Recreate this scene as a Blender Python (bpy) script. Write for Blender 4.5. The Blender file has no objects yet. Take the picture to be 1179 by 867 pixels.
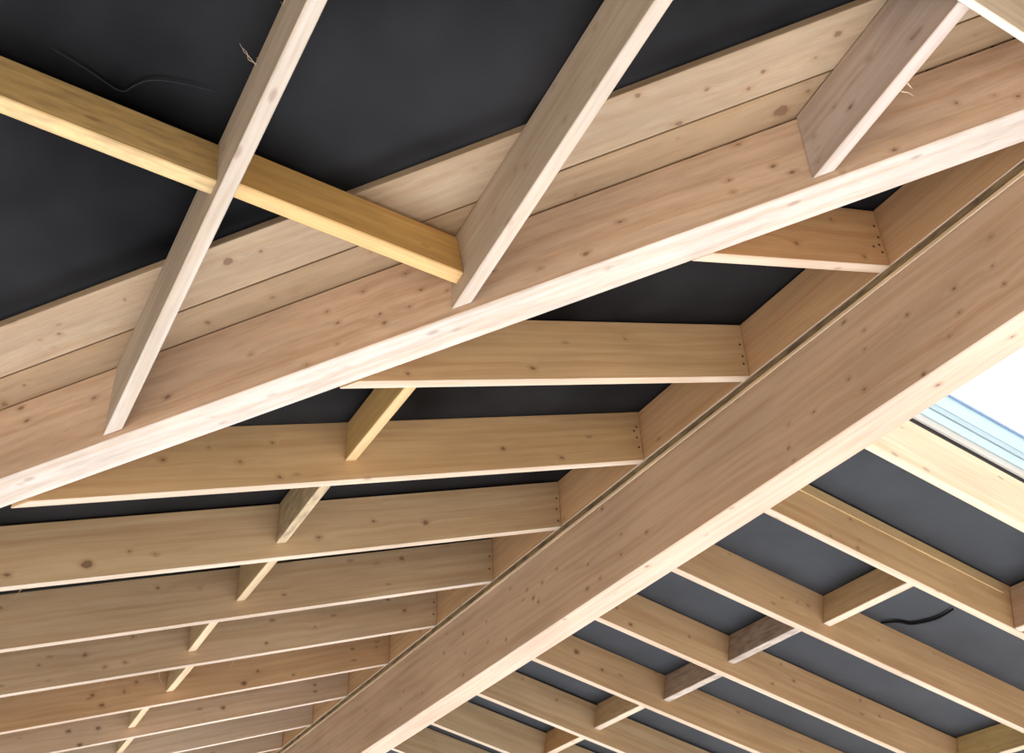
import bpy, bmesh, math, random
from mathutils import Vector, Matrix, Quaternion

SIDE, SKYS, EXPO = .05, 6.0, 0.0
SIDEC = (1.0, .78, .56)
LIGHTS = [
 ('floor_bounce', (2.6, 4.5, -1.5), (2.6, 4.5, 2), (11, 11), 600, (.80, .87, 1), 62),  # added fill lamp just above the floor, brightens the undersides
 ('open_side_left', (-4.5, -.5, .2), (1, 3, 1.8), (4, 2), 60, (1, .77, .55)),  # added warm fill lamp for the timber side faces
 ('open_side_behind', (2.2, -4.5, -.2), (1.8, 1.5, 1.8), (4, 1.6), 55, (1, .85, .68)),  # added warm fill lamp behind the viewer, lifts the cross ridge board
]
# knots: world position on the timber's seen face, radius in mm
KNOTS = {
 'beam': [(2.052,1.187,1.695,0.006),(2.052,1.208,1.618,0.006),(2.052,1.197,1.554,0.006),(2.052,1.327,1.632,0.009),(2.052,1.335,1.561,0.008),(2.052,1.481,1.653,0.006),(2.052,1.384,1.52,0.006),(2.052,1.724,1.592,0.008),(2.052,1.68,1.533,0.007),(2.052,1.875,1.569,0.006),(2.052,1.628,1.7,0.006),(2.052,1.688,1.768,0.009),(2.052,1.646,1.644,0.006),(2.052,1.486,1.466,0.008),(2.052,3,1.77,0.012),(2.052,2.894,1.619,0.008),(2.052,2.906,1.545,0.009),(2.052,2.739,1.561,0.011),(2.052,3.472,1.655,0.01),(2.052,3.551,1.617,0.012),(2.052,3.511,1.587,0.01),(2.052,3.598,1.672,0.009),(2.052,3.144,1.506,0.012),(2.052,3.054,1.513,0.009),(2.052,3.126,1.597,0.007),(2.052,3.741,1.731,0.007),(2.052,4.204,1.687,0.01),(2.052,4.415,1.664,0.01),(2.052,4.186,1.591,0.009),(2.052,3.798,1.525,0.008),(2.052,4.662,1.547,0.01),(2.052,4.887,1.619,0.01),(2.052,4.21,1.5,0.007),(2.052,2,1.514,0.006),(2.052,1.981,1.585,0.005),(2.052,1.991,1.468,0.007),(2.052,3.354,1.667,0.006),(2.052,3.972,1.663,0.006),(2.111,1.496,1.455,0.009),(2.112,1.26,1.455,0.008),(2.071,2.785,1.455,0.009),(2.063,3.337,1.455,0.008)],
 'valley': [(1.184,1.541,1.696,0.009),(1.119,1.601,1.62,0.009),(1.035,1.679,1.603,0.005),(0.951,1.757,1.623,0.005),(0.749,1.944,1.531,0.008),(0.739,1.953,1.56,0.006),(0.795,1.901,1.564,0.006),(0.816,1.881,1.608,0.006),(0.865,1.836,1.592,0.005),(0.658,2.027,1.557,0.005),(0.704,1.985,1.64,0.007),(0.785,1.91,1.67,0.006),(0.66,2.025,1.493,0.005),(0.021,2.615,1.479,0.011),(0.042,2.596,1.436,0.008),(0.333,2.327,1.43,0.01),(0.179,2.469,1.467,0.008),(0.491,2.181,1.511,0.006),(0.604,2.077,1.448,0.006),(0.658,2.027,1.556,0.006),(0.635,2.048,1.598,0.006),(1.41,1.333,1.866,0.009),(1.459,1.287,1.772,0.008),(1.488,1.26,1.743,0.01),(1.384,1.356,1.718,0.006),(1.381,1.359,1.757,0.006),(1.78,0.991,1.85,0.006),(1.57,1.185,1.712,0.006),(1.659,1.103,1.746,0.009),(1.841,0.935,1.85,0.005),(1.875,0.904,1.832,0.008),(0.123,2.521,1.266,0.005),(0.898,1.892,1.516,0.007),(0.688,2.053,1.458,0.007),(0.724,2.092,1.468,0.007),(1.171,1.591,1.591,0.007),(0.446,2.298,1.392,0.007),(0.554,2.186,1.421,0.007),(0.592,2.227,1.432,0.007),(0.253,2.382,1.338,0.007),(0.341,2.478,1.363,0.007),(0.063,2.638,1.286,0.007),(1.447,1.429,1.668,0.007),(1.471,1.391,1.674,0.007)],
 'J2': [(1.547,0.902,1.851,0.007),(1.538,1.007,1.895,0.007),(1.531,1.088,1.811,0.009),(1.527,1.127,1.849,0.006),(1.521,1.199,1.815,0.004),(1.52,1.21,1.854,0.004),(1.521,1.199,1.775,0.003),(1.52,1.205,1.739,0.004)],
 'J1': [(0.928,1.206,1.886,0.006),(0.926,1.232,1.73,0.006),(0.916,1.336,1.722,0.005),(0.903,1.49,1.716,0.008),(0.89,1.628,1.687,0.005),(0.895,1.571,1.611,0.007),(0.914,1.365,1.855,0.006),(0.899,1.533,1.739,0.006)],
 'J0': [(0.249,2.046,1.394,0.012),(0.293,1.558,1.742,0.005),(0.263,1.892,1.575,0.005)],
 'P2': [(1.468,1.095,1.955,0.005),(1.369,1.169,1.933,0.008),(1.485,1.028,1.975,0.013),(1.36,1.215,1.919,0.008),(1.264,1.255,1.907,0.008),(0.838,1.624,1.796,0.005),(1.115,1.326,1.886,0.013),(1.249,1.35,1.878,0.012),(0.381,2.048,1.668,0.017),(0.054,2.348,1.577,0.009),(0.06,2.376,1.569,0.008),(0.165,2.306,1.59,0.004),(0.058,2.421,1.555,0.005),(0.183,2.228,1.614,0.008),(0.444,1.997,1.683,0.008),(0.021,2.408,1.559,0.01)],
 'P1': [(0.387,2.236,1.611,0.011),(0.563,2.082,1.658,0.006),(0.512,2.116,1.647,0.008),(0.015,2.56,1.514,0.008),(-0.021,2.638,1.49,0.014),(0.696,1.914,1.708,0.008),(1.473,1.233,1.914,0.022),(1.268,1.382,1.869,0.005),(1.105,1.6,1.803,0.008),(1.503,1.168,1.933,0.01),(1.813,0.903,2.013,0.008)],
 'L0': [(1.703,1.486,1.779,0.01),(1.859,1.486,1.923,0.007),(1.956,1.486,1.822,0.007)],
 'L1': [(1.249,2.098,1.632,0.011),(0.877,2.098,1.511,0.006),(1.577,2.098,1.831,0.005)],
 'L2': [(1.473,2.7,1.741,0.012),(1.7,2.7,1.758,0.012),(0.7,2.7,1.581,0.007),(0.733,2.7,1.474,0.009),(0.401,2.7,1.456,0.009),(0.613,2.7,1.497,0.007),(0.52,2.7,1.524,0.006)],
 'L3': [(0.317,3.291,1.368,0.022),(0.514,3.291,1.437,0.007),(0.1,3.291,1.298,0.013),(0.434,3.291,1.433,0.006),(1.052,3.291,1.593,0.012),(1.457,3.291,1.728,0.015),(1.251,3.291,1.694,0.007)],
 'L4': [(0.635,3.889,1.567,0.009),(1.116,3.889,1.614,0.01),(0.788,3.889,1.591,0.006),(1.612,3.889,1.853,0.014),(1.497,3.889,1.814,0.008),(0.123,3.889,1.413,0.009)],
 'L5': [(0.664,4.487,1.582,0.01),(0.49,4.487,1.483,0.011),(0.574,4.487,1.442,0.009),(0.65,4.487,1.471,0.007),(1.246,4.487,1.736,0.01),(1.443,4.487,1.732,0.007),(1.227,4.487,1.627,0.008),(1.881,4.487,1.873,0.01),(1.795,4.487,1.915,0.01),(0.329,4.487,1.421,0.007)],
 'L6': [(0.667,5.088,1.463,0.015),(0.622,5.088,1.503,0.012),(0.754,5.088,1.534,0.009),(0.799,5.088,1.585,0.009),(1.301,5.088,1.633,0.018),(1.363,5.088,1.7,0.01),(1.543,5.088,1.704,0.009),(1.846,5.088,1.875,0.012),(1.975,5.088,1.901,0.008)],
 'L7': [(0.614,5.696,1.497,0.014),(0.749,5.696,1.524,0.014),(1.358,5.696,1.687,0.016),(0.677,5.696,1.437,0.016),(1.854,5.696,1.865,0.011),(1.859,5.696,1.829,0.011)],
 'Q1': [(3.3,2.649,1.727,0.01),(3.313,2.649,1.692,0.009),(2.841,2.649,1.654,0.008),(2.967,2.649,1.747,0.008),(2.97,2.649,1.627,0.008),(3.18,2.649,1.761,0.006)],
 'Q2': [(3.115,3.25,1.672,0.007),(3.256,3.25,1.655,0.01),(3.197,3.25,1.664,0.007),(3.64,3.25,1.552,0.006)],
 'Q3': [(2.731,3.849,1.704,0.012),(2.662,3.849,1.773,0.01),(3.06,3.849,1.69,0.006),(3.597,3.849,1.622,0.008),(3.66,3.849,1.548,0.009),(3.523,3.849,1.518,0.009),(4.079,3.849,1.497,0.008),(4.188,3.849,1.431,0.009)],
 'Q4': [(2.807,4.448,1.776,0.02),(2.951,4.448,1.702,0.012),(3.797,4.448,1.572,0.01)],
 'Q5': [(2.826,5.051,1.817,0.008),(3.035,5.051,1.725,0.008)],
}
KNOTS = {k: [(x, y, z, (r / 1000 if r > 1 else r) * .6) for x, y, z, r in v] for k, v in KNOTS.items()}
# ---------------------------------------------------------------- survey of the roof
# metres, camera at the origin; X = across the ridge, Y = along the ridge away from the viewer, Z = up
XU = 2.0503            # left face of the ridge board
XB, WB, ZB, HB = 2.0524, 0.1264, 1.4552, 0.3333     # ridge beam
ZL, SL, DL, TL = 1.8268, 0.2890, 0.2037, 0.0355     # left slope rafters
ZR, SR, DR, TR = 1.8424, 0.2561, 0.2047, 0.0366     # right slope rafters
XV, ZV, M, WV, HV, SV = 0.6874, 1.4582, 0.9233, 0.1095, 0.2238, 0.2755   # valley beam
ZJ, SB, DJ, TJ, SK = 1.4752, 0.3005, 0.2073, 0.0345, -0.089              # jack rafters
ZBT = ZJ + DJ          # top of the jack slope at y = 2
a_ = [-.0064, .0054, .0077, -.0011, -.0032, -.0052, -.0043, .0034, .0051, -.0013, 0, 0]
b_ = [-.003, -.001, .001, -.004, -.0047, -.003, -.0043, -.0034, -.006, 0, 0, 0]
c_ = [.0018, -.0012, -.0016, .0002, .0032, .002, .0021, .0003, .0008, 0, 0, 0]
d_ = [0, 0, .001, -.0007, -.0014, .0009, .0002, 0, 0, 0]
e_ = [0, -.0024, .0018, .0017, .0021, -.0021, -.0009, 0, 0, 0]
g_ = [-.0015, -.0035, -.003, .0011, -.0001, .003, .0026, 0, 0, 0]
COL = bpy.context.scene.collection
random.seed(7)

# ---------------------------------------------------------------- materials
def nd(nt, t, **kw):
    n = nt.nodes.new(t)
    for k, v in kw.items():
        if k[0] == 'i' and k[1:].isdigit():
            n.inputs[int(k[1:])].default_value = v
        else:
            setattr(n, k, v)
    return n

def wood_group():
    """knot-free spruce: tint x grain; Vector is metres with X along the timber"""
    g = bpy.data.node_groups.new('spruce_grain', 'ShaderNodeTree')
    g.interface.new_socket('Knot', in_out='INPUT', socket_type='NodeSocketFloat').default_value = 1.0
    g.interface.new_socket('Bump', in_out='INPUT', socket_type='NodeSocketFloat').default_value = 1.0
    g.interface.new_socket('Mottle', in_out='INPUT', socket_type='NodeSocketFloat').default_value = 0.0
    g.interface.new_socket('Edge', in_out='INPUT', socket_type='NodeSocketFloat').default_value = 0.5
    g.interface.new_socket('Shader', in_out='OUTPUT', socket_type='NodeSocketShader')
    gi = nd(g, 'NodeGroupInput'); go = nd(g, 'NodeGroupOutput')
    L = g.links.new
    tc = nd(g, 'ShaderNodeTexCoord'); oi = nd(g, 'ShaderNodeObjectInfo')
    r = nd(g, 'ShaderNodeMath', operation='MULTIPLY', i1=37.0); L(oi.outputs['Random'], r.inputs[0])
    off = nd(g, 'ShaderNodeVectorMath', operation='ADD'); L(tc.outputs['Object'], off.inputs[0]); L(r.outputs[0], off.inputs[1])
    # slow wander of the grain
    st = nd(g, 'ShaderNodeVectorMath', operation='MULTIPLY', i1=(1.3, 7, 7)); L(off.outputs[0], st.inputs[0])
    wn = nd(g, 'ShaderNodeTexNoise'); wn.inputs['Scale'].default_value = 1.0; wn.inputs['Detail'].default_value = 2; L(st.outputs[0], wn.inputs['Vector'])
    ws = nd(g, 'ShaderNodeVectorMath', operation='MULTIPLY', i1=(0, .05, .05)); L(wn.outputs['Color'], ws.inputs[0])
    wp = nd(g, 'ShaderNodeVectorMath', operation='ADD'); L(off.outputs[0], wp.inputs[0]); L(ws.outputs[0], wp.inputs[1])
    # the grain opens round each knot
    kk = nd(g, 'ShaderNodeMath', operation='ADD', i1=.012); L(gi.outputs['Knot'], kk.inputs[0])
    kv = nd(g, 'ShaderNodeMath', operation='DIVIDE', i0=.00016); L(kk.outputs[0], kv.inputs[1])
    kc = nd(g, 'ShaderNodeCombineXYZ'); L(kv.outputs[0], kc.inputs[1]); L(kv.outputs[0], kc.inputs[2])
    wq = nd(g, 'ShaderNodeVectorMath', operation='ADD'); L(wp.outputs[0], wq.inputs[0]); L(kc.outputs[0], wq.inputs[1])
    # downward faces mixed paler: light from below painted into the tint
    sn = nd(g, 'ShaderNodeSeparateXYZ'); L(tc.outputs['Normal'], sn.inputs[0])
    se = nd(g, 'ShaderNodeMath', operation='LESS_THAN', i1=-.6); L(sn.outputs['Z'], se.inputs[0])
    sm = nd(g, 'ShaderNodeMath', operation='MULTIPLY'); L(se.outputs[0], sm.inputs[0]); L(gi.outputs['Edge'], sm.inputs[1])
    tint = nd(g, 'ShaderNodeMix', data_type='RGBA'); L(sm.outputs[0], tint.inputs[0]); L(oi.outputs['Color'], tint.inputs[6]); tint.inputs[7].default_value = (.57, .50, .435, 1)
    # annual rings: broad bands + fine fibre
    f1 = nd(g, 'ShaderNodeVectorMath', operation='MULTIPLY', i1=(.9, 46, 46)); L(wq.outputs[0], f1.inputs[0])
    n1 = nd(g, 'ShaderNodeTexNoise'); n1.inputs['Scale'].default_value = 1.0; n1.inputs['Detail'].default_value = 3; L(f1.outputs[0], n1.inputs['Vector'])
    f2 = nd(g, 'ShaderNodeVectorMath', operation='MULTIPLY', i1=(5, 240, 240)); L(wq.outputs[0], f2.inputs[0])
    n2 = nd(g, 'ShaderNodeTexNoise'); n2.inputs['Scale'].default_value = 1.0; n2.inputs['Detail'].default_value = 2; L(f2.outputs[0], n2.inputs['Vector'])
    m1 = nd(g, 'ShaderNodeMapRange'); L(n1.outputs['Fac'], m1.inputs[0])
    m1.inputs[1].default_value = .38; m1.inputs[2].default_value = .72; m1.inputs[3].default_value = 0; m1.inputs[4].default_value = .62
    m2 = nd(g, 'ShaderNodeMapRange'); L(n2.outputs['Fac'], m2.inputs[0])
    m2.inputs[1].default_value = .45; m2.inputs[2].default_value = .8; m2.inputs[3].default_value = 0; m2.inputs[4].default_value = .30
    gm = nd(g, 'ShaderNodeMath', operation='ADD', use_clamp=True); L(m1.outputs[0], gm.inputs[0]); L(m2.outputs[0], gm.inputs[1])
    dark = nd(g, 'ShaderNodeVectorMath', operation='MULTIPLY', i1=(.76, .64, .51)); L(tint.outputs[2], dark.inputs[0])
    c1 = nd(g, 'ShaderNodeMix', data_type='RGBA'); L(gm.outputs[0], c1.inputs[0]); L(tint.outputs[2], c1.inputs[6]); L(dark.outputs[0], c1.inputs[7])
    # broad light / dark clouds along the board
    f3 = nd(g, 'ShaderNodeVectorMath', operation='MULTIPLY', i1=(2.2, 9, 9)); L(off.outputs[0], f3.inputs[0])
    n3 = nd(g, 'ShaderNodeTexNoise'); n3.inputs['Scale'].default_value = 1.0; n3.inputs['Detail'].default_value = 3; L(f3.outputs[0], n3.inputs['Vector'])
    m3 = nd(g, 'ShaderNodeMapRange'); L(n3.outputs['Fac'], m3.inputs[0])
    m3.inputs[1].default_value = .3; m3.inputs[2].default_value = .7; m3.inputs[3].default_value = .88; m3.inputs[4].default_value = 1.08
    c2 = nd(g, 'ShaderNodeVectorMath', operation='SCALE'); L(c1.outputs[2], c2.inputs[0]); L(m3.outputs[0], c2.inputs[3])
    # dirty treated patches
    n4 = nd(g, 'ShaderNodeTexNoise'); n4.inputs['Scale'].default_value = 1.0; n4.inputs['Detail'].default_value = 5
    f4 = nd(g, 'ShaderNodeVectorMath', operation='MULTIPLY', i1=(14, 60, 60)); L(off.outputs[0], f4.inputs[0]); L(f4.outputs[0], n4.inputs['Vector'])
    m4 = nd(g, 'ShaderNodeMapRange'); L(n4.outputs['Fac'], m4.inputs[0]); m4.inputs[1].default_value = .42; m4.inputs[2].default_value = .66
    mm = nd(g, 'ShaderNodeMath', operation='MULTIPLY'); L(m4.outputs[0], mm.inputs[0]); L(gi.outputs['Mottle'], mm.inputs[1])
    c3 = nd(g, 'ShaderNodeMix', data_type='RGBA'); L(mm.outputs[0], c3.inputs[0]); L(c2.outputs[0], c3.inputs[6]); c3.inputs[7].default_value = (.085, .062, .048, 1)
    # small random pin knots
    f5 = nd(g, 'ShaderNodeVectorMath', operation='MULTIPLY', i1=(4.5, 11, 11)); L(off.outputs[0], f5.inputs[0])
    vo = nd(g, 'ShaderNodeTexVoronoi'); vo.inputs['Scale'].default_value = 1.0; L(f5.outputs[0], vo.inputs['Vector'])
    pk = nd(g, 'ShaderNodeMapRange'); L(vo.outputs['Distance'], pk.inputs[0])
    pk.inputs[1].default_value = .045; pk.inputs[2].default_value = .10; pk.inputs[3].default_value = .4; pk.inputs[4].default_value = 0
    c4 = nd(g, 'ShaderNodeMix', data_type='RGBA'); L(pk.outputs[0], c4.inputs[0]); L(c3.outputs[2], c4.inputs[6]); c4.inputs[7].default_value = (.13, .06, .03, 1)
    # placed knots: Knot = signed distance (m) to the nearest knot rim
    k1 = nd(g, 'ShaderNodeMapRange', interpolation_type='SMOOTHSTEP'); L(gi.outputs['Knot'], k1.inputs[0])
    k1.inputs[1].default_value = -.002; k1.inputs[2].default_value = .011; k1.inputs[3].default_value = .30; k1.inputs[4].default_value = 0
    c5 = nd(g, 'ShaderNodeMix', data_type='RGBA'); L(k1.outputs[0], c5.inputs[0]); L(c4.outputs[2], c5.inputs[6]); c5.inputs[7].default_value = (.23, .11, .05, 1)
    k2 = nd(g, 'ShaderNodeMapRange', interpolation_type='SMOOTHSTEP'); L(gi.outputs['Knot'], k2.inputs[0])
    k2.inputs[1].default_value = -.0035; k2.inputs[2].default_value = .0008; k2.inputs[3].default_value = .62; k2.inputs[4].default_value = 0
    c6 = nd(g, 'ShaderNodeMix', data_type='RGBA'); L(k2.outputs[0], c6.inputs[0]); L(c5.outputs[2], c6.inputs[6]); c6.inputs[7].default_value = (.10, .045, .022, 1)
    bs = nd(g, 'ShaderNodeBsdfPrincipled'); L(c6.outputs[2], bs.inputs['Base Color']); bs.inputs['Roughness'].default_value = .68
    bs.inputs['Specular IOR Level'].default_value = .25
    bm = nd(g, 'ShaderNodeMath', operation='MULTIPLY', i1=.12); L(gi.outputs['Bump'], bm.inputs[0])
    bp = nd(g, 'ShaderNodeBump'); bp.inputs['Distance'].default_value = .002; L(bm.outputs[0], bp.inputs['Strength']); L(gm.outputs[0], bp.inputs['Height'])
    L(bp.outputs[0], bs.inputs['Normal']); L(bs.outputs[0], go.inputs['Shader'])
    return g

WOOD = wood_group()

def wood(knots=(), mottle=0.0, edge=0.55):  # edge: amount of light painted onto the underside
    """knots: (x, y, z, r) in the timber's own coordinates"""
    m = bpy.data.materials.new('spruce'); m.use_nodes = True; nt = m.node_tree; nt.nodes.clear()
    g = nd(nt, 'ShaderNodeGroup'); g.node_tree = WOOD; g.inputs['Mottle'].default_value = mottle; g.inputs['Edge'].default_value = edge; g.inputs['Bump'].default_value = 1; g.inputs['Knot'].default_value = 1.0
    out = nd(nt, 'ShaderNodeOutputMaterial'); nt.links.new(g.outputs[0], out.inputs[0])
    if knots:
        tc = nd(nt, 'ShaderNodeTexCoord')
        nz = nd(nt, 'ShaderNodeTexNoise'); nz.inputs['Scale'].default_value = 55; nt.links.new(tc.outputs['Object'], nz.inputs['Vector'])
        nm = nd(nt, 'ShaderNodeMath', operation='MULTIPLY_ADD', i1=.012, i2=-.006); nt.links.new(nz.outputs['Fac'], nm.inputs[0])
        sc = nd(nt, 'ShaderNodeVectorMath', operation='MULTIPLY', i1=(.72, 1, 1)); nt.links.new(tc.outputs['Object'], sc.inputs[0])
        prev = None
        for (x, y, z, r) in knots:
            di = nd(nt, 'ShaderNodeVectorMath', operation='DISTANCE', i1=(x * .72, y, z)); nt.links.new(sc.outputs[0], di.inputs[0])
            su = nd(nt, 'ShaderNodeMath', operation='SUBTRACT', i1=r); nt.links.new(di.outputs['Value'], su.inputs[0])
            if prev is None: prev = su
            else:
                mi = nd(nt, 'ShaderNodeMath', operation='MINIMUM'); nt.links.new(prev.outputs[0], mi.inputs[0]); nt.links.new(su.outputs[0], mi.inputs[1]); prev = mi
        ad = nd(nt, 'ShaderNodeMath', operation='ADD'); nt.links.new(prev.outputs[0], ad.inputs[0]); nt.links.new(nm.outputs[0], ad.inputs[1])
        nt.links.new(ad.outputs[0], g.inputs['Knot'])
    return m

def plain(name, col, rough=.5, spec=.5, metal=0, noise=0.0, scale=6, bump=0.0, ior=1.45):
    m = bpy.data.materials.new(name); m.use_nodes = True; nt = m.node_tree; nt.nodes.clear()
    b = nd(nt, 'ShaderNodeBsdfPrincipled'); o = nd(nt, 'ShaderNodeOutputMaterial'); nt.links.new(b.outputs[0], o.inputs[0])
    b.inputs['Base Color'].default_value = (*col, 1); b.inputs['Roughness'].default_value = rough
    b.inputs['Specular IOR Level'].default_value = spec; b.inputs['Metallic'].default_value = metal
    b.inputs['IOR'].default_value = ior
    tc = nd(nt, 'ShaderNodeTexCoord')
    n = nd(nt, 'ShaderNodeTexNoise'); n.inputs['Scale'].default_value = scale; n.inputs['Detail'].default_value = 4; nt.links.new(tc.outputs['Object'], n.inputs['Vector'])
    mr = nd(nt, 'ShaderNodeMapRange'); mr.inputs[1].default_value = .3; mr.inputs[2].default_value = .7
    mr.inputs[3].default_value = 1 - noise; mr.inputs[4].default_value = 1 + noise; nt.links.new(n.outputs['Fac'], mr.inputs[0])
    s = nd(nt, 'ShaderNodeVectorMath', operation='SCALE', i0=col); nt.links.new(mr.outputs[0], s.inputs[3]); nt.links.new(s.outputs[0], b.inputs['Base Color'])
    if bump:
        bp = nd(nt, 'ShaderNodeBump'); bp.inputs['Strength'].default_value = bump; bp.inputs['Distance'].default_value = .01
        nt.links.new(n.outputs['Fac'], bp.inputs['Height']); nt.links.new(bp.outputs[0], b.inputs['Normal'])
    return m

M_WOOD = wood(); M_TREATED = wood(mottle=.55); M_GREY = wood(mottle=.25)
M_NAIL = plain('nail_steel', (.05, .04, .035), .5, .4, .6)
M_FIBRE = plain('torn_fibre', (.62, .48, .33), .8, .1)
M_FILM_L = plain('black_roofing_underlay', (.0105, .0098, .0098), .5, .5, noise=.93, scale=1.5, bump=.25, ior=1.12)  # wide colour noise paints the sheen patches into the base colour
M_FILM_R = plain('charcoal_roofing_underlay', (.029, .0305, .033), .6, .35, noise=.18, scale=5, bump=.2)
M_BLACK = plain('dark_seam', (.004, .004, .004), .9, .1)

# ---------------------------------------------------------------- builders
def tag(o, label=None, cat=None, group=None, kind=None):
    if label: o['label'] = label
    if cat: o['category'] = cat
    if group: o['group'] = group
    if kind: o['kind'] = kind
    return o

def mesh_obj(name, verts, faces, mat, parent=None, bevel=0.0, smooth=False):
    me = bpy.data.meshes.new(name); bm = bmesh.new()
    vs = [bm.verts.new(v) for v in verts]
    for f in faces: bm.faces.new([vs[i] for i in f])
    bmesh.ops.recalc_face_normals(bm, faces=bm.faces)
    if bevel:
        bmesh.ops.bevel(bm, geom=list(bm.edges), offset=bevel, segments=1, affect='EDGES', clamp_overlap=True)
    bm.to_mesh(me); bm.free()
    me.materials.append(mat)
    if smooth:
        for p in me.polygons: p.use_smooth = True
    o = bpy.data.objects.new(name, me); COL.objects.link(o)
    if parent: o.parent = parent
    return o

HEX = [(0, 1, 2, 3), (4, 5, 6, 7), (0, 1, 5, 4), (1, 2, 6, 5), (2, 3, 7, 6), (3, 0, 4, 7)]

def timber(name, corners, tint, knots=None, mottle=0.0, parent=None, bevel=.0022, mat=None, edge=.55):
    """corners: 8 world points. 0-3 the end at A (near-bottom, far-bottom, far-top, near-top), 4-7 the same at B.
    The object stands at its own A corner with local X along the length, so the grain follows the timber."""
    V = [Vector(c) for c in corners]
    ax = (V[4] - V[0]).normalized()
    up = (V[3] - V[0]); up = (up - ax * up.dot(ax)).normalized()
    sd = up.cross(ax)
    Mx = Matrix((ax, sd, up)).transposed().to_4x4(); Mx.translation = V[0]
    Mi = Mx.inverted()
    loc = [Mi @ v for v in V]
    ks = [(*(Mi @ Vector(k[:3])), k[3]) for k in KNOTS.get(knots, [])] if knots else []
    ks = [k for k in ks]
    m = mat or (wood(ks, mottle, edge) if ks or mottle or edge != .55 else M_WOOD)
    o = mesh_obj(name, [tuple(v) for v in loc], HEX, m, None, bevel)
    o.matrix_world = Mx; o.color = (*[c + .0 * (tint[0] - c) for c in tint], 1)
    if parent: o.parent = parent; o.matrix_parent_inverse = parent.matrix_world.inverted()
    return o

def child(o, parent):
    bpy.context.view_layer.update() if False else None
    o.parent = parent; o.matrix_parent_inverse = parent.matrix_world.inverted()
    return o

def nail(p, n, parent, r=.0042):
    """a nail head driven in at p, facing n"""
    n = Vector(n).normalized(); q = n.to_track_quat('Z', 'Y'); vs = []; N = 10
    for k, (rr, h) in enumerate(((r, 0), (r, .0008), (r * .55, .0014))):
        for i in range(N):
            t = 2 * math.pi * i / N; vs.append(q @ Vector((rr * math.cos(t), rr * math.sin(t), h)))
    fs = [tuple(range(N))[::-1], tuple(range(2 * N, 3 * N))]
    for k in range(2):
        for i in range(N): fs.append((k * N + i, k * N + (i + 1) % N, (k + 1) * N + (i + 1) % N, (k + 1) * N + i))
    o = mesh_obj('nail_head', vs, fs, M_NAIL); o.matrix_world = Matrix.Translation(p)
    return child(o, parent)

def fibre(name, pts_list, parent, r=.0009, mat=None):
    """thin torn strands following lists of world points"""
    base = Vector(pts_list[0][0]); vs = []; fs = []
    for pts in pts_list:
        P = [Vector(p) - base for p in pts]; n0 = len(vs)
        for i, p in enumerate(P):
            rr = r * (1 - .75 * i / max(1, len(P) - 1))
            t = (P[min(i + 1, len(P) - 1)] - P[max(i - 1, 0)]).normalized()
            u = t.cross(Vector((.3, .2, 1))).normalized(); w = t.cross(u)
            for k in range(4):
                a = math.pi / 2 * k; vs.append(p + u * rr * math.cos(a) + w * rr * math.sin(a))
        for i in range(len(P) - 1):
            for k in range(4): fs.append((n0 + 4 * i + k, n0 + 4 * i + (k + 1) % 4, n0 + 4 * i + 4 + (k + 1) % 4, n0 + 4 * i + 4 + k))
        fs.append(tuple(n0 + k for k in range(4))); e = n0 + 4 * (len(P) - 1); fs.append(tuple(e + k for k in range(4)))
    o = mesh_obj(name, vs, fs, mat or M_FIBRE); o.matrix_world = Matrix.Translation(base)
    return child(o, parent)

# tints (linear albedo)
T_SPRUCE = (.64, .48, .31); T_WARM = (.60, .37, .19); T_PALE = (.70, .57, .41); T_GREYISH = (.52, .43, .345)
T_YELLOW = (.64, .42, .16); T_PINK = (.62, .43, .30); T_FRESH = (.70, .56, .36)
def jit(t, s=.04):
    k = 1 + random.uniform(-s, s); return tuple(max(0, c * k * (1 + random.uniform(-s * .4, s * .4))) for c in t)

# plan helpers -------------------------------------------------------------
NV = Vector((M, 1, 0)).normalized()                       # normal of the valley line, pointing away from the viewer
def v_x(y, off=0.0):  # x on the line parallel to the valley at perpendicular offset off
    px, py = XV + NV.x * off, 2 + NV.y * off
    return px - (y - py) / M
def zA(x): return ZL + SL * (x - XU)                      # underside of the left rafters
def zBt(x, y): return ZBT - SB * (y - 2)                  # top of the jack rafters
def zR(x): return ZR - SR * (x - XB)                      # underside of the right rafters

# ---------------------------------------------------------------- ridge beam, packer, ridge board
Y0, Y1 = -.6, 9.6
ch = 0.0
beam = timber('ridge_beam', [(XB, Y0, ZB), (XB + WB, Y0, ZB), (XB + WB, Y0, ZB + HB), (XB, Y0, ZB + HB),
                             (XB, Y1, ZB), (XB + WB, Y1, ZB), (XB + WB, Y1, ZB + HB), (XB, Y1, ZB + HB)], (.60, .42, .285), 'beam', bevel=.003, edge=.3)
tag(beam, 'massive knotty spruce ridge beam, deepest and widest timber, running diagonally under both slopes', 'beam', kind='thing')
pk = bpy.data.objects.new('packing_plate', None); COL.objects.link(pk); pk.location = (XB, Y0, ZB + HB); pk.matrix_world = Matrix.Translation(pk.location)
tag(pk, 'thin dark greenish packing plate sandwiched between ridge beam and ridge board', 'packing plate', kind='thing')
def slab(name, x0, x1, z0, z1, tint, mot, parent):
    return timber(name, [(x0, Y0, z0), (x1, Y0, z0), (x1, Y0, z1), (x0, Y0, z1), (x0, Y1, z0), (x1, Y1, z0), (x1, Y1, z1), (x0, Y1, z1)], tint, mottle=mot, parent=parent, bevel=.001)
slab('pale_edge_strip', XB - .0028, XB + .045, ZB + HB + .0004, ZB + HB + .0125, (.80, .60, .36), .0, pk)
slab('weathered_board', XB + .0015, XB + .045, ZB + HB + .013, ZL - .0012, (.34, .255, .145), .75, pk)
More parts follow.
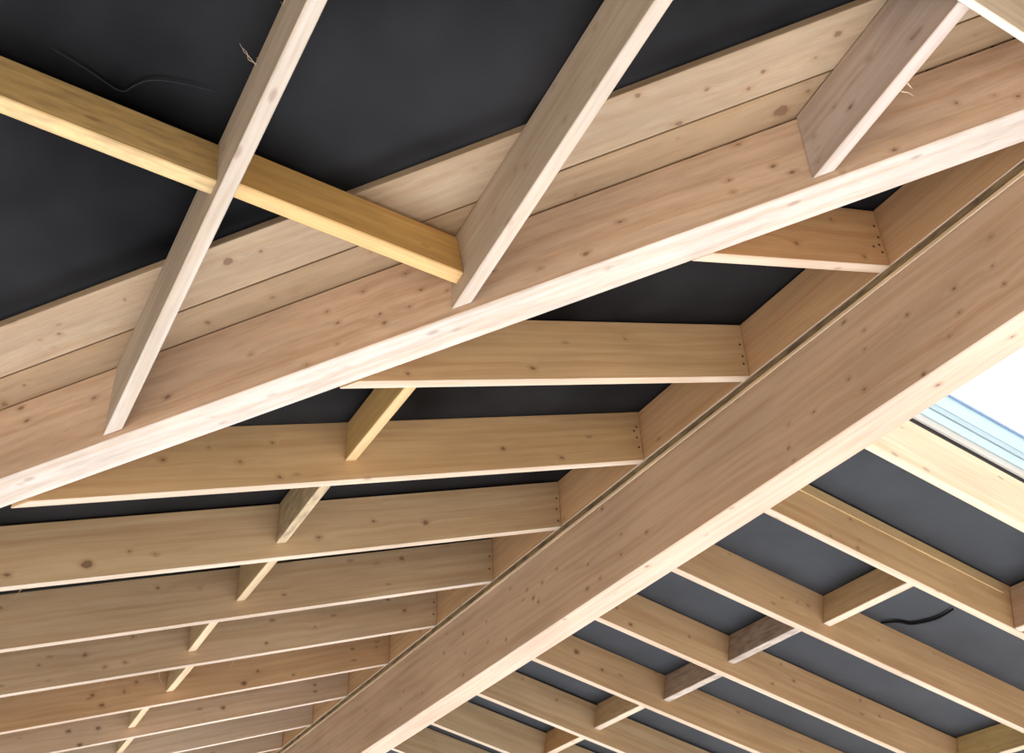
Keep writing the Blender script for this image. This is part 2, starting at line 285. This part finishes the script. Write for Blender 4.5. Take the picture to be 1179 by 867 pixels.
rb = timber('ridge_board', [(XU, Y0, ZL), (XU + .038, Y0, ZL), (XU + .038, Y0, ZL + DL), (XU, Y0, ZL + DL),
                            (XU, Y1, ZL), (XU + .038, Y1, ZL), (XU + .038, Y1, ZL + DL), (XU, Y1, ZL + DL)], (.63, .385, .20))
tag(rb, 'brown spruce ridge board standing on the big beam, left rafters butt against it', 'ridge board', kind='thing')

# ---------------------------------------------------------------- valley beam
def vpt(x, off, z):
    p = Vector((x, 2 - M * (x - XV), 0)) + NV * off
    return (p.x, p.y, z)
xa, xe = -5.0, XU - .004
zv = lambda x: ZV + SV * (x - XV)
xe2 = XU - .004
def vx_end(off): return xe - NV.x * off                   # keep both edges ending at the ridge board face
val = timber('valley_beam', [vpt(xa, 0, zv(xa)), vpt(xa, WV, zv(xa)), vpt(xa, WV, zv(xa) + HV - .035), vpt(xa, 0, zv(xa) + HV),
                             vpt(xe, 0, zv(xe)), vpt(vx_end(WV), WV, zv(vx_end(WV))), vpt(vx_end(WV), WV, zv(vx_end(WV)) + HV - .035), vpt(xe, 0, zv(xe) + HV)],
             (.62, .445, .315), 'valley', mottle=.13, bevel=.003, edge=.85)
tag(val, 'long valley beam with broad whitish underside, jack rafters above and slanting rafters below meet it', 'beam', kind='thing')

# ---------------------------------------------------------------- left slope rafters
ORD = ['first', 'second', 'third', 'fourth', 'fifth', 'sixth', 'seventh', 'eighth', 'ninth', 'tenth', 'eleventh', 'twelfth']
LLAB = ['short triangular-looking left-slope rafter with reddish streaks, nearest the ridge end of the valley beam',
        'left-slope rafter second from the top, one knot, whole roofing gap above it',
        'left-slope rafter third from the top, its right end carrying a row of nails',
        'pale left-slope rafter fourth from the top with a tall dark resin streak',
        'left-slope rafter fifth from the top, torn strand hanging at its left end',
        'greyish left-slope rafter sixth from the top with scattered small round knots',
        'left-slope rafter seventh from the top, grey on the left and orange on the right',
        'pinkish left-slope rafter eighth from the top with dark tally scratches near the left',
        'pale greyish left-slope rafter ninth from the top',
        'left-slope rafter tenth from the top, mostly hidden in the bottom corner',
        'left-slope rafter eleventh from the top, farthest sliver at the bottom edge',
        'left-slope rafter twelfth from the top, beyond the bottom edge']
LT = [(.62, .37, .18), (.60, .40, .215), (.58, .385, .20), (.57, .41, .245), (.52, .375, .235), (.56, .40, .255), (.60, .38, .21), (.68, .49, .34), (.70, .54, .40), (.70, .54, .40), (.52, .42, .32), (.5, .4, .3)]
LR = []
for i in range(10):
    y = 1.4924 + .6 * i + a_[i]; t = TL; s = SL + c_[i]
    zb = lambda x: ZL + b_[i] + s * (x - XU)
    xs0, xs1 = v_x(y, WV) + .003, v_x(y + t, WV) + .003   # far face of the valley beam
    xend = XU - .001
    c = [(xend, y, zb(xend)), (xend, y + t, zb(xend)), (xend, y + t, zb(xend) + DL), (xend, y, zb(xend) + DL)]
    dv = DL - .004
    lo = max(xs0, -4.9); lo1 = max(xs1, -4.9)
    c2 = [(lo, y, zb(lo)), (lo1, y + t, zb(lo1)), (lo1, y + t, zb(lo1) + DL), (lo, y, zb(lo) + DL)]
    o = timber('left_rafter', c2 + c, LT[i], f'L{i}', bevel=.0018)
    tag(o, LLAB[i], 'rafter', 'left slope rafters', 'thing'); LR.append(o)
    if i < 6:
        for (dx, h) in [((.018, .035), (.014, .075), (.02, .105), (.015, .13), (.045, .12)), ((.018, .055), (.015, .10), (.017, .13)),
                        ((.017, .04), (.02, .085), (.016, .125), (.03, .06)), ((.015, .05), (.018, .10), (.014, .15)), ((.016, .06), (.018, .12)), ((.016, .06), (.018, .12))][i]:
            nail((xend - dx, y - .0004, zb(xend) + DL - h - .03), (0, -1, 0), o)
# torn strands hanging from the undersides
fibre('torn_strand', [[(.151, 3.32, 1.278), (.143, 3.318, 1.25), (.134, 3.31, 1.235)], [(.156, 3.322, 1.279), (.146, 3.318, 1.262), (.141, 3.31, 1.242)]], LR[3])
fibre('torn_strand', [[(.58, 4.52, 1.400), (.579, 4.515, 1.37), (.572, 4.51, 1.345)], [(.585, 4.52, 1.40), (.588, 4.51, 1.38), (.58, 4.51, 1.365)]], LR[5])
fibre('torn_strand', [[(.793, 4.52, 1.462), (.803, 4.515, 1.425), (.82, 4.51, 1.40)]], LR[5])
fibre('torn_strand', [[(1.103, 4.52, 1.55), (1.09, 4.515, 1.51), (1.07, 4.51, 1.492)]], LR[5])
fibre('torn_strand', [[(.201, 3.922, 1.295), (.199, 3.918, 1.275), (.196, 3.915, 1.262)]], LR[4])

# blocking between the left rafters -------------------------------------------
NX = [None, .905, .927, .901, .930, .894, .939, .890, .940, .9, .93]
NLAB = ['tall amber blocking piece, largest of the left-slope row, brightly lit underside',
        'dirty mottled blocking piece below the amber one, second of the left-slope row',
        'third blocking piece down the left-slope row, yellowish with dim face',
        'fourth blocking piece down the left-slope row',
        'fifth blocking piece down the left-slope row, hanging strand beside it',
        'sixth blocking piece down the left-slope row, small with pale underside',
        'seventh blocking piece down the left-slope row, cut by the bottom edge',
        'eighth blocking piece down the left-slope row, beyond the bottom edge']
for i in range(2, 9):
    x = NX[i]; ya = 1.4924 + .6 * (i - 1) + a_[i - 1] + TL + .001; yb = 1.4924 + .6 * i + a_[i] - .001
    h0 = [0, 0, .067, .047, .054, .053, .046, .045, .05, .05][i]; w = .036; ex = -.004 if i % 2 else .004
    zt = DL - .003
    c = []
    for yy, xx in ((ya, x + ex), (yb, x)):
        c += [(xx, yy, zA(xx) + h0), (xx + w, yy, zA(xx + w) + h0), (xx + w, yy, zA(xx + w) + zt), (xx, yy, zA(xx) + zt)]
    tint = [(.66, .43, .17), (.50, .38, .21), (.58, .42, .22), (.60, .44, .24)][min(i - 2, 3)]
    o = timber('rafter_blocking', c, jit(tint), mottle=[0.05, .5, .1, .08, .05, .05, .05, .05][i - 2], bevel=.003, edge=.2)
    tag(o, NLAB[i - 2], 'blocking', 'left slope blocking', 'thing')

# ---------------------------------------------------------------- right slope rafters
RLAB = ['brightly sunlit rafter trimming the skylight, cream coloured side',
        'right-slope rafter below the skylight trimmer with a batten fixed along its upper edge',
        'second plain right-slope rafter below the skylight, knots near its middle',
        'third plain right-slope rafter below the skylight, speckled with small round knots',
        'fourth plain right-slope rafter below the skylight, curled dark mark near the beam',
        'fifth plain right-slope rafter below the skylight',
        'sixth plain right-slope rafter below the skylight, lowest fully seen one',
        'right-slope rafter seen as a sliver at the bottom beside the big beam',
        'farthest right-slope rafter, hidden past the bottom edge']
RX0, RX1 = XU + .040, 6.4
RR = []
RTI = [(.70, .56, .39), (.59, .395, .215), (.57, .385, .22), (.57, .385, .22), (.56, .38, .215), (.56, .41, .25), (.56, .42, .26), (.56, .42, .26), (.56, .42, .26)]
for j in range(8):
    y = 2.6492 + .6002 * (j - 1) + d_[j]; dz = e_[j]; D = DR; s = SR + g_[j]
    if j == 0: y, dz, D = 2.1109, -.0132, .2009
    z = lambda x: ZR - s * (x - XB) + dz
    # notch-free: the underside is lifted a little over the beam
    c = []
    for x in (RX0, RX1):
        c += [(x, y, z(x)), (x, y + TR, z(x)), (x, y + TR, z(x) + D), (x, y, z(x) + D)]
    if j == 0: c = c[:4] + [(xx - 2.35, yy, zz + s * 2.35) for xx, yy, zz in c[4:]]
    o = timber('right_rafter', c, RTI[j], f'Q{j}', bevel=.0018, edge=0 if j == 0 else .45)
    tag(o, RLAB[j], 'rafter', 'right slope rafters', 'thing'); RR.append(o)
# the matching trimmer on the far side of the skylight opening, behind the beam
c = []
for x in (RX0, 4.05):
    c += [(x, 1.30, zR(x)), (x, 1.30 + TR, zR(x)), (x, 1.30 + TR, zR(x) + DR), (x, 1.30, zR(x) + DR)]
o = timber('right_rafter', c, T_PALE); tag(o, 'rafter on the hidden side of the skylight behind the big beam', 'rafter', 'right slope rafters', 'thing')

def rblock(x, ja, jb, h0, h1, tint, label, mot=.1, w=.036, name='rafter_blocking'):
    ys = [2.1109 if j == 0 else 2.6492 + .6002 * (j - 1) + d_[j] for j in (ja, jb)]
    c = []
    for yy in (ys[0] + TR + .001, ys[1] - .001):
        for (dx, h) in ((0, h0), (w, h0), (w, h1), (0, h1)):
            # square to the slope
            c.append((x + dx + SR * h, yy, zR(x + dx) + h))
    o = timber(name, c, jit(tint), mottle=mot, bevel=.0022)
    tag(o, label, 'blocking', 'right slope blocking', 'thing'); return o
rblock(3.306, 1, 2, .062, .195, (.62, .44, .25), 'light tan blocking piece, largest and topmost of the right-slope row', .1)
rblock(3.252, 2, 3, .06, .195, (.43, .33, .26), 'grey-brown weathered blocking piece, second from the top of the right-slope row', .45)
rblock(3.295, 3, 4, .062, .195, (.43, .33, .26), 'grey-brown weathered blocking piece, third from the top of the right-slope row', .4)
rblock(3.250, 4, 5, .056, .195, (.60, .42, .24), 'tan blocking piece, fourth from the top of the right-slope row', .15)
rblock(3.262, 5, 6, .056, .195, (.62, .38, .18), 'orange-brown blocking piece, fifth of the right-slope row, near the bottom edge', .1)
rblock(4.655, 2, 3, .055, .195, (.66, .50, .25), 'pale yellow blocking piece in the bottom right corner', .15)
rblock(3.742, 0, 1, .004, .188, (.58, .42, .30), 'full-depth trimming piece cut off by the right edge beside the battened rafter', .05)
# trimmer closing the low end of the skylight
c = []
for yy in (1.30 + TR + .001, 2.1109 - .001):
    for (dx, h) in ((0, 0), (.036, 0), (.036, .19), (0, .19)): c.append((3.78 + dx + SR * h, yy, zR(3.78 + dx) + h))
o = timber('rafter_blocking', c, T_PALE); tag(o, 'trimming piece under the low end of the skylight outside the picture', 'blocking', 'right slope blocking', 'thing')
# batten on the first plain rafter
y = 2.6492; c = []
for x in (RX0 + .2, 3.74):
    c += [(x, y - .007, zR(x) + .152), (x, y - .0005, zR(x) + .152), (x, y - .0005, zR(x) + .199), (x, y - .007, zR(x) + .199)]
bt = timber('batten', c, (.60, .43, .22), mottle=.1, parent=RR[1], bevel=.0015, edge=0); bt['label'] = 'narrow batten nailed along the top of the rafter'

# ---------------------------------------------------------------- jack rafters on the near slope
JLAB = {-1: 'jack rafter beyond the left edge of the picture', 0: 'leftmost long jack rafter, narrow grey side and pale underside, frayed strands at its edge',
        1: 'middle jack rafter with broad knotty grey-brown side, crossing a yellow blocking piece at its foot',
        2: 'rightmost jack rafter with the broadest purplish grey side, nailed at its square-cut foot'}
XJ = {-1: -.42, 0: .2533, 1: .8572, 2: 1.4495}
YR = lambda x: .79 + .065 * (x - 1.75)                     # line of the near ridge board
JR = {}
JT = {-1: T_GREYISH, 0: (.43, .36, .285), 1: (.46, .37, .28), 2: (.46, .37, .315)}
for k in (-1, 0, 1, 2):
    X0 = XJ[k]
    def foot(xoff):
        # meet x = X0+xoff + SK*(y-2) with the near face of the valley beam
        # y = 2 - M*(x-XV)
        x = (X0 + xoff - SK * M * 0 + SK * (-M) * (0 - XV) * 1.0) / (1 + SK * M)
        yy = 2 - M * (x - XV); return x - .0022 * NV.x, yy - .0022 * NV.y
    c = []
    (xn, yn), (xf, yf) = foot(0), foot(TJ)
    zb = lambda yy: ZJ - SB * (yy - 2)
    c += [(xn, yn, zb(yn)), (xf, yf, zb(yf)), (xf, yf, zb(yf) + DJ), (xn, yn, zb(yn) + DJ)]
    yt = .80
    xt = X0 + SK * (yt - 2); yt0 = YR(xt + TJ) + .002; xt2 = xt + TJ
    c += [(xt, yt0, zb(yt0)), (xt2, yt0, zb(yt0)), (xt2, yt0, zb(yt0) + DJ), (xt, yt0, zb(yt0) + DJ)]
    # timber() wants near-bottom, far-bottom, far-top, near-top at both ends
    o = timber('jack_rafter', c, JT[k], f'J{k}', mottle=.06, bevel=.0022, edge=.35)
    tag(o, JLAB[k], 'rafter', 'jack rafters', 'thing'); JR[k] = o
for (p, k) in (((.0, .0), 1),):
    pass
fibre('torn_strand', [[(.301, 1.560, 1.797), (.282, 1.546, 1.799), (.267, 1.536, 1.802), (.257, 1.532, 1.803), (.243, 1.518, 1.808)],
                      [(.299, 1.552, 1.797), (.290, 1.548, 1.799), (.270, 1.545, 1.800), (.262, 1.530, 1.803), (.252, 1.524, 1.805)],
                      [(.300, 1.545, 1.800), (.292, 1.540, 1.801), (.283, 1.534, 1.803)]], JR[0], r=.0009)
fibre('torn_strand', [[(.305, 1.418, 1.838), (.300, 1.408, 1.841), (.298, 1.395, 1.845)], [(.306, 1.412, 1.84), (.300, 1.412, 1.838), (.293, 1.408, 1.841)]], JR[0], r=.0009)
fibre('torn_sliver', [[(1.575, .985, 1.782), (1.584, .975, 1.772), (1.592, .972, 1.762)], [(1.575, .965, 1.788), (1.586, .965, 1.776)]], JR[2], r=.0018)

def jblock(k, y0, h0, ln=None, label='', tint=T_YELLOW, mot=.2, kt=None):
    xa = XJ[k - 1] + TJ; xb = XJ[k]
    sk = -SK
    c = []
    w = .036
    for (X, side) in ((XJ[k - 1] + TJ + .001, 0), (XJ[k] - .001, 1)):
        for (dy, h) in ((0, h0), (w, h0), (w, DJ - .012), (0, DJ - .012)):
            # point on the block's near/far face on the jack's line
            yy = y0 + dy
            for _ in range(3):
                xx = X + SK * (yy - 2); yy = y0 + dy + sk * (xx - XJ[k])
            xx += SK * SB * (h - h0) * .7
            c.append((xx, yy + SB * (h - h0) * .7, ZJ - SB * (yy - 2) + h - SB * SB * (h - h0) * .7))
    o = timber('jack_blocking', c, tint, mottle=mot, bevel=.003, edge=.12)
    tag(o, label, 'blocking', 'jack rafter blocking', 'thing'); return o
B0 = jblock(0, 1.722, .050, label='yellow stained blocking piece running from the left edge to the leftmost jack rafter', tint=(.58, .40, .17), mot=.32)
B1 = jblock(1, 1.763, .051, label='amber blocking piece between the leftmost and middle jack rafters', tint=(.62, .38, .13), mot=.12)
for h in (.05, .10, .13):
    nail((.862, 1.7625 - .0 + .0, 1.62 + (h - .05)), (0, -1, 0), B1, .003) if False else None

# ---------------------------------------------------------------- near ridge board (top right) and back slope
zrb = 1.826
c = []
for x in (-1.2, 1.93):
    yv = YR(x); c += [(x, yv - .018, zrb), (x, yv, zrb), (x, yv, zrb + .235), (x, yv - .018, zrb + .235)]
nr = timber('cross_ridge_board', c, (.86, .70, .52), bevel=.0025)
tag(nr, 'cream board crossing the top right corner where the rightmost jack rafter ends', 'ridge board', kind='thing')

# ---------------------------------------------------------------- valley boards lying on the jack slope
def valley_plank(name, p0, p1, key, tint, label, lift=.0015):
    c = []
    for end in (0, 1):
        q = []
        for off in (-p0, -p1):
            px, py = XV + NV.x * off, 2 + NV.y * off
            x = -1.7 if end == 0 else px - (.822 - py) / M
            q.append((x, py - M * (x - px)))
        (x0, y0), (x1, y1) = q
        c += [(x0, y0, zBt(0, y0) + lift), (x1, y1, zBt(0, y1) + lift), (x1, y1, zBt(0, y1) + lift + .022), (x0, y0, zBt(0, y0) + lift + .022)]
    o = timber(name, c, tint, key, mottle=.12, bevel=.0015, edge=0)
    tag(o, label, 'board', 'valley boards', 'thing'); return o
valley_plank('valley_board', -.012, .0838, 'P1', (.30, .20, .112), 'narrow valley board directly above the valley beam, one big eye-shaped knot near a jack foot', .003)
valley_plank('valley_board', .0885, .2218, 'P2', (.335, .24, .15), 'wide pale valley board bordering the black roofing underlay, streaked with brown knots')

# ---------------------------------------------------------------- roofing underlay
def film(name, f, us, vs, mat, keep=None):
    """grid surface f(u, v) -> point"""
    V = []; F = []; nu, nv = len(us), len(vs)
    for u in us:
        for v in vs: V.append(f(u, v))
    for i in range(nu - 1):
        for j in range(nv - 1):
            if keep and not keep((us[i] + us[i + 1]) / 2, (vs[j] + vs[j + 1]) / 2): continue
            F.append((i * nv + j, i * nv + j + 1, (i + 1) * nv + j + 1, (i + 1) * nv + j))
    o = mesh_obj(name, V, F, mat, smooth=True)
    return o
def lin(a, b, n): return [a + (b - a) * i / (n - 1) for i in range(n)]
def puff(a, b):   # soft billow of slack sheet
    return .5 + .25 * (math.sin(a * 5.1 + 1.3 * math.sin(b * 2.3)) + math.sin(b * 7.7 + a * 2.1))
# left slope: between valley line and ridge board
def fA(y, t):
    x0 = max(v_x(y, WV * .15), -4.9) ; x = x0 + (XU + .039 - x0) * t
    sag = .008 * puff(x, y) * math.sin(math.pi * ((y - 1.51) / .6 % 1)) ** 2
    return (x, y, zA(x) + DL + .003 + sag)
mA = film('ceiling', fA, lin(.76, 8.6, 134), lin(0, 1, 40), M_FILM_L)
tag(mA, 'black roofing underlay stretched over the left-slope rafters', None, None, 'structure')
# near slope, over jack rafters and valley boards
def fB(x, t):
    yv = 2 - M * (x - XV)                                  # valley line
    ye = YR(x)
    y = yv + .09 + (ye - yv - .09) * t
    d = (yv - y) * NV.y                                    # distance up from the valley
    up = .0015 if d < -.004 else .0260 if d < .235 else .0260 - .020 * min(1, (d - .235) / .05)
    xi = (x - SK * (y - 2) - .2533 - .6) / .6
    s = math.sin(math.pi * (xi % 1)) ** 2 if d > .3 else 0
    s *= min(1, max(0, (d - .3) / .1))
    return (x, y, zBt(x, y) + up + .022 * s * puff(x * 1.3, y * 1.3))
mB = film('ceiling', fB, lin(-3.4, XU - .06, 140), [i / 70 for i in range(71)], M_FILM_L)
tag(mB, 'black roofing underlay over the jack rafters with soft sheen', None, None, 'structure')
# lap edge of the sheet
def strip(name, pts, mat, parent, w=.004, up=None):
    P = [Vector(p) for p in pts]; Q = []
    for i in range(len(P) - 1):                            # Catmull-Rom
        p0, p1, p2, p3 = P[max(i - 1, 0)], P[i], P[i + 1], P[min(i + 2, len(P) - 1)]
        for k in range(6):
            t = k / 6; Q.append(.5 * ((2 * p1) + (p2 - p0) * t + (2 * p0 - 5 * p1 + 4 * p2 - p3) * t * t + (3 * p1 - p0 - 3 * p2 + p3) * t ** 3))
    Q.append(P[-1]); base = Q[0].copy(); V = []; F = []; n = len(Q)
    for i, q in enumerate(Q):
        t = (Q[min(i + 1, n - 1)] - Q[max(i - 1, 0)]).normalized(); sd = t.cross(Vector((0, 0, 1))).normalized()
        ww = w * (math.sin(math.pi * (i + .3) / (n - .4)) ** .7); b = q - base
        V += [b - sd * ww, b - Vector((0, 0, w * .8)), b + sd * ww, b + Vector((0, 0, w * .3))]
    for i in range(n - 1):
        for k in range(4): F.append((4 * i + k, 4 * i + (k + 1) % 4, 4 * i + 4 + (k + 1) % 4, 4 * i + 4 + k))
    F += [(0, 1, 2, 3), tuple(4 * (n - 1) + k for k in range(4))]
    o = mesh_obj(name, V, F, mat, smooth=True); o.matrix_world = Matrix.Translation(base); child(o, parent); return o
M_SHEEN = plain('underlay_crease', (.007, .0065, .006), .45, .25)
strip('crease', [(x, y, fB(x, ((2 - M * (x - XV) + .02 - y)) / ((2 - M * (x - XV)) + .02 - YR(x)))[2] - .001 if False else z - .012 + .0) for x, y, z in
      [(-.10, 1.67, 1.790), (-.024, 1.691, 1.784), (.047, 1.712, 1.776), (.072, 1.69, 1.783), (.098, 1.668, 1.789), (.143, 1.655, 1.793), (.232, 1.644, 1.797)]], M_SHEEN, mB, .0019)
# back slope behind the cross ridge board
def fC(x, t):
    y = YR(x) - .019 - 2.6 * t; return (x, y, zBt(x, YR(x)) + .004 - .30 * 2.6 * t)
mC = film('ceiling', fC, lin(-3.4, XU - .004, 40), lin(0, 1, 20), M_FILM_L); tag(mC, 'black roofing underlay of the slope behind the cream cross board', None, None, 'structure')
# right slope with the skylight opening
SKX0, SKX1, SKY0, SKY1 = 2.30, 3.78, 1.30 + TR, 2.1109
def fD(x, y):
    s = 0
    if y > 2.15: s = math.sin(math.pi * (((y - 2.6492) / .6002) % 1)) ** 2
    return (x, y, zR(x) + DR + .0045 + .006 * s * puff(x * 1.5, y))
xs = lin(XU + .03, SKX0, 8) + lin(SKX0, SKX1, 20)[1:] + lin(SKX1, 6.4, 40)[1:]
ys = [-.6, 0, .6, SKY0 - .02] + lin(SKY0 + .0, SKY1 + .0, 10) + [SKY1 + .02] + lin(SKY1 + .05, 8.6, 120)
mD = film('ceiling', fD, xs, ys, M_FILM_R, keep=lambda x, y: not (SKX0 < x < SKX1 and SKY0 < y < SKY1))
tag(mD, 'charcoal grey roofing underlay over the right-slope rafters around the skylight', None, None, 'structure')
# dark slits where the sheet gapes
def slit(pts, w): strip('open_slit', [(x, y, zR(x) + DR - .003) for x, y in pts], M_BLACK, mD, w)
slit([(3.66, 3.235), (3.70, 3.175), (3.752, 3.145), (3.785, 3.04), (3.772, 2.927)], .010)

# ---------------------------------------------------------------- skylight
sky = bpy.data.objects.new('window_1', None); COL.objects.link(sky); sky.matrix_world = Matrix.Translation((SKX0, SKY0, zR(SKX0) + DR)); sky['kind'] = 'structure'
sky['label'] = 'bright roof window with pale blue frame at the right edge beyond the big beam'
def ring(name, h0, h1, inset, wid, mat, bevel=.002):
    """rectangular frame following the slope; h above rafter undersides; the four inner faces stand inset from the opening"""
    x0, x1, y0, y1 = SKX0 + inset, SKX1 - inset, SKY0 + inset, SKY1 - inset
    V = []; F = []
    for (a, b, c_, d) in ((x0, x1, y0, y1), (x0 - wid, x1 + wid, y0 - wid, y1 + wid)):
        for h in (h0, h1):
            for (x, y) in ((a, c_), (b, c_), (b, d), (a, d)): V.append((x - SKX0, y - SKY0, zR(x) + h - zR(SKX0) - DR))
    for i in range(4):
        j = (i + 1) % 4
        F += [(i, j, 4 + j, 4 + i), (8 + i, 8 + j, 12 + j, 12 + i), (i, j, 8 + j, 8 + i), (4 + i, 4 + j, 12 + j, 12 + i)]
    o = mesh_obj(name, V, F, mat); o.matrix_world = sky.matrix_world.copy(); return child(o, sky)
M_CURB = plain('beige_lining', (.5, .46, .40), .5, .4, noise=.04)
M_CYAN = plain('pale_blue_sash', (.40, .555, .60), .35, .5, noise=.03)
M_CYAN2 = plain('grey_blue_rail', (.33, .41, .43), .4, .5, noise=.05)
M_SEAL = plain('dark_seal', (.03, .025, .025), .7, .3)
M_BLUE = plain('blue_glass_edge', (.20, .27, .42), .3, .5)
ring('gasket', .190, .206, .001, .03, M_SEAL)
ring('window_lining', .2065, .240, .010, .05, M_CURB)
ring('window_frame', .2405, .283, .014, .06, M_CYAN)
ring('glazing_bead', .2835, .288, .012, .055, M_CURB)
ring('lower_sash_rail', .2885, .315, .018, .06, M_CYAN2)
ring('sash', .3155, .392, .020, .06, M_CYAN)
ring('glass_edge_seal', .3925, .402, .026, .06, M_BLUE)
g = bpy.data.materials.new('window_glass'); g.use_nodes = True; nt = g.node_tree; nt.nodes.clear()
tr = nd(nt, 'ShaderNodeBsdfTransparent', i0=(.97, .985, 1, 1)); gl = nd(nt, 'ShaderNodeBsdfGlossy'); gl.inputs['Roughness'].default_value = .02
fr = nd(nt, 'ShaderNodeFresnel'); fr.inputs[0].default_value = 1.25; mx = nd(nt, 'ShaderNodeMixShader'); om = nd(nt, 'ShaderNodeOutputMaterial')
nt.links.new(fr.outputs[0], mx.inputs[0]); nt.links.new(tr.outputs[0], mx.inputs[1]); nt.links.new(gl.outputs[0], mx.inputs[2]); nt.links.new(mx.outputs[0], om.inputs[0])
V = []
for h in (.4025, .4085):
    for (x, y) in ((SKX0 - .02, SKY0 - .02), (SKX1 + .02, SKY0 - .02), (SKX1 + .02, SKY1 + .02), (SKX0 - .02, SKY1 + .02)): V.append((x - SKX0, y - SKY0, zR(x) + h - zR(SKX0) - DR))
go = mesh_obj('glass', V, HEX[:2] + [(0, 1, 5, 4), (1, 2, 6, 5), (2, 3, 7, 6), (3, 0, 4, 7)], g); go.matrix_world = sky.matrix_world.copy(); child(go, sky)

# ---------------------------------------------------------------- floor slab far below
M_FLOOR = plain('dusty_concrete', (.50, .46, .41), .85, .2, noise=.08, scale=1.5, bump=.1)
fl = mesh_obj('floor', [(x, y, z) for z in (-1.75, -1.6) for x, y in ((-6, -5), (9, -5), (9, 11), (-6, 11))], HEX, M_FLOOR); fl['kind'] = 'structure'; fl['label'] = 'concrete floor below the roof'

# ---------------------------------------------------------------- light
w = bpy.data.worlds.new('overcast_sky'); bpy.context.scene.world = w; w.use_nodes = True; nt = w.node_tree; nt.nodes.clear()
tc = nd(nt, 'ShaderNodeTexCoord'); sp = nd(nt, 'ShaderNodeSeparateXYZ'); nt.links.new(tc.outputs['Generated'], sp.inputs[0])
cr = nd(nt, 'ShaderNodeValToRGB'); e = cr.color_ramp.elements
e[0].position = 0.0; e[0].color = (*[c * SIDE for c in SIDEC], 1); e[1].position = 1.0; e[1].color = (.96, .985, 1, 1)
for p, v in ((.55, SIDE), (.64, SIDE * 1.6)):
    q = e.new(p); q.color = (*[c * v for c in SIDEC], 1)
q = e.new(.76); q.color = (.94, .97, 1, 1)
mr = nd(nt, 'ShaderNodeMapRange'); mr.inputs[1].default_value = -1; mr.inputs[2].default_value = 1; nt.links.new(sp.outputs['Z'], mr.inputs[0]); nt.links.new(mr.outputs[0], cr.inputs[0])
bg = nd(nt, 'ShaderNodeBackground'); bg.inputs['Strength'].default_value = SKYS; nt.links.new(cr.outputs[0], bg.inputs['Color'])
wo = nd(nt, 'ShaderNodeOutputWorld'); nt.links.new(bg.outputs[0], wo.inputs[0])

def area(name, loc, target, size, power, col, spread=180):
    l = bpy.data.lights.new(name, 'AREA'); l.spread = math.radians(spread); l.shape = 'RECTANGLE'; l.size, l.size_y = size; l.energy = power; l.color = col
    o = bpy.data.objects.new(name, l); COL.objects.link(o); o.location = loc
    o.rotation_euler = (Vector(target) - Vector(loc)).to_track_quat('-Z', 'Y').to_euler(); return o
for L_ in LIGHTS: area(*L_)

# ---------------------------------------------------------------- camera
cam = bpy.data.cameras.new('camera'); co = bpy.data.objects.new('camera', cam); COL.objects.link(co)
R = Matrix(((.88250794, -.46875339, -.0380789), (.23060972, .50188121, -.83362726), (.40987669, .72690131, .55101324)))   # rows: image right, image down, forward
co.matrix_world = Matrix((R[0], -R[1], -R[2])).transposed().to_4x4()
cam.sensor_fit = 'HORIZONTAL'; cam.sensor_width = 36; cam.lens = 1220.02 / 1179 * 36
cam.shift_x = -.4484 / 1179; cam.shift_y = -1.2811 / 1179
cam.clip_start = .02; cam.clip_end = 200
bpy.context.scene.camera = co
sc = bpy.context.scene
sc.view_settings.view_transform = 'Standard'; sc.view_settings.look = 'None'; sc.view_settings.exposure = EXPO
sc.cycles.max_bounces = 6; sc.cycles.diffuse_bounces = 4
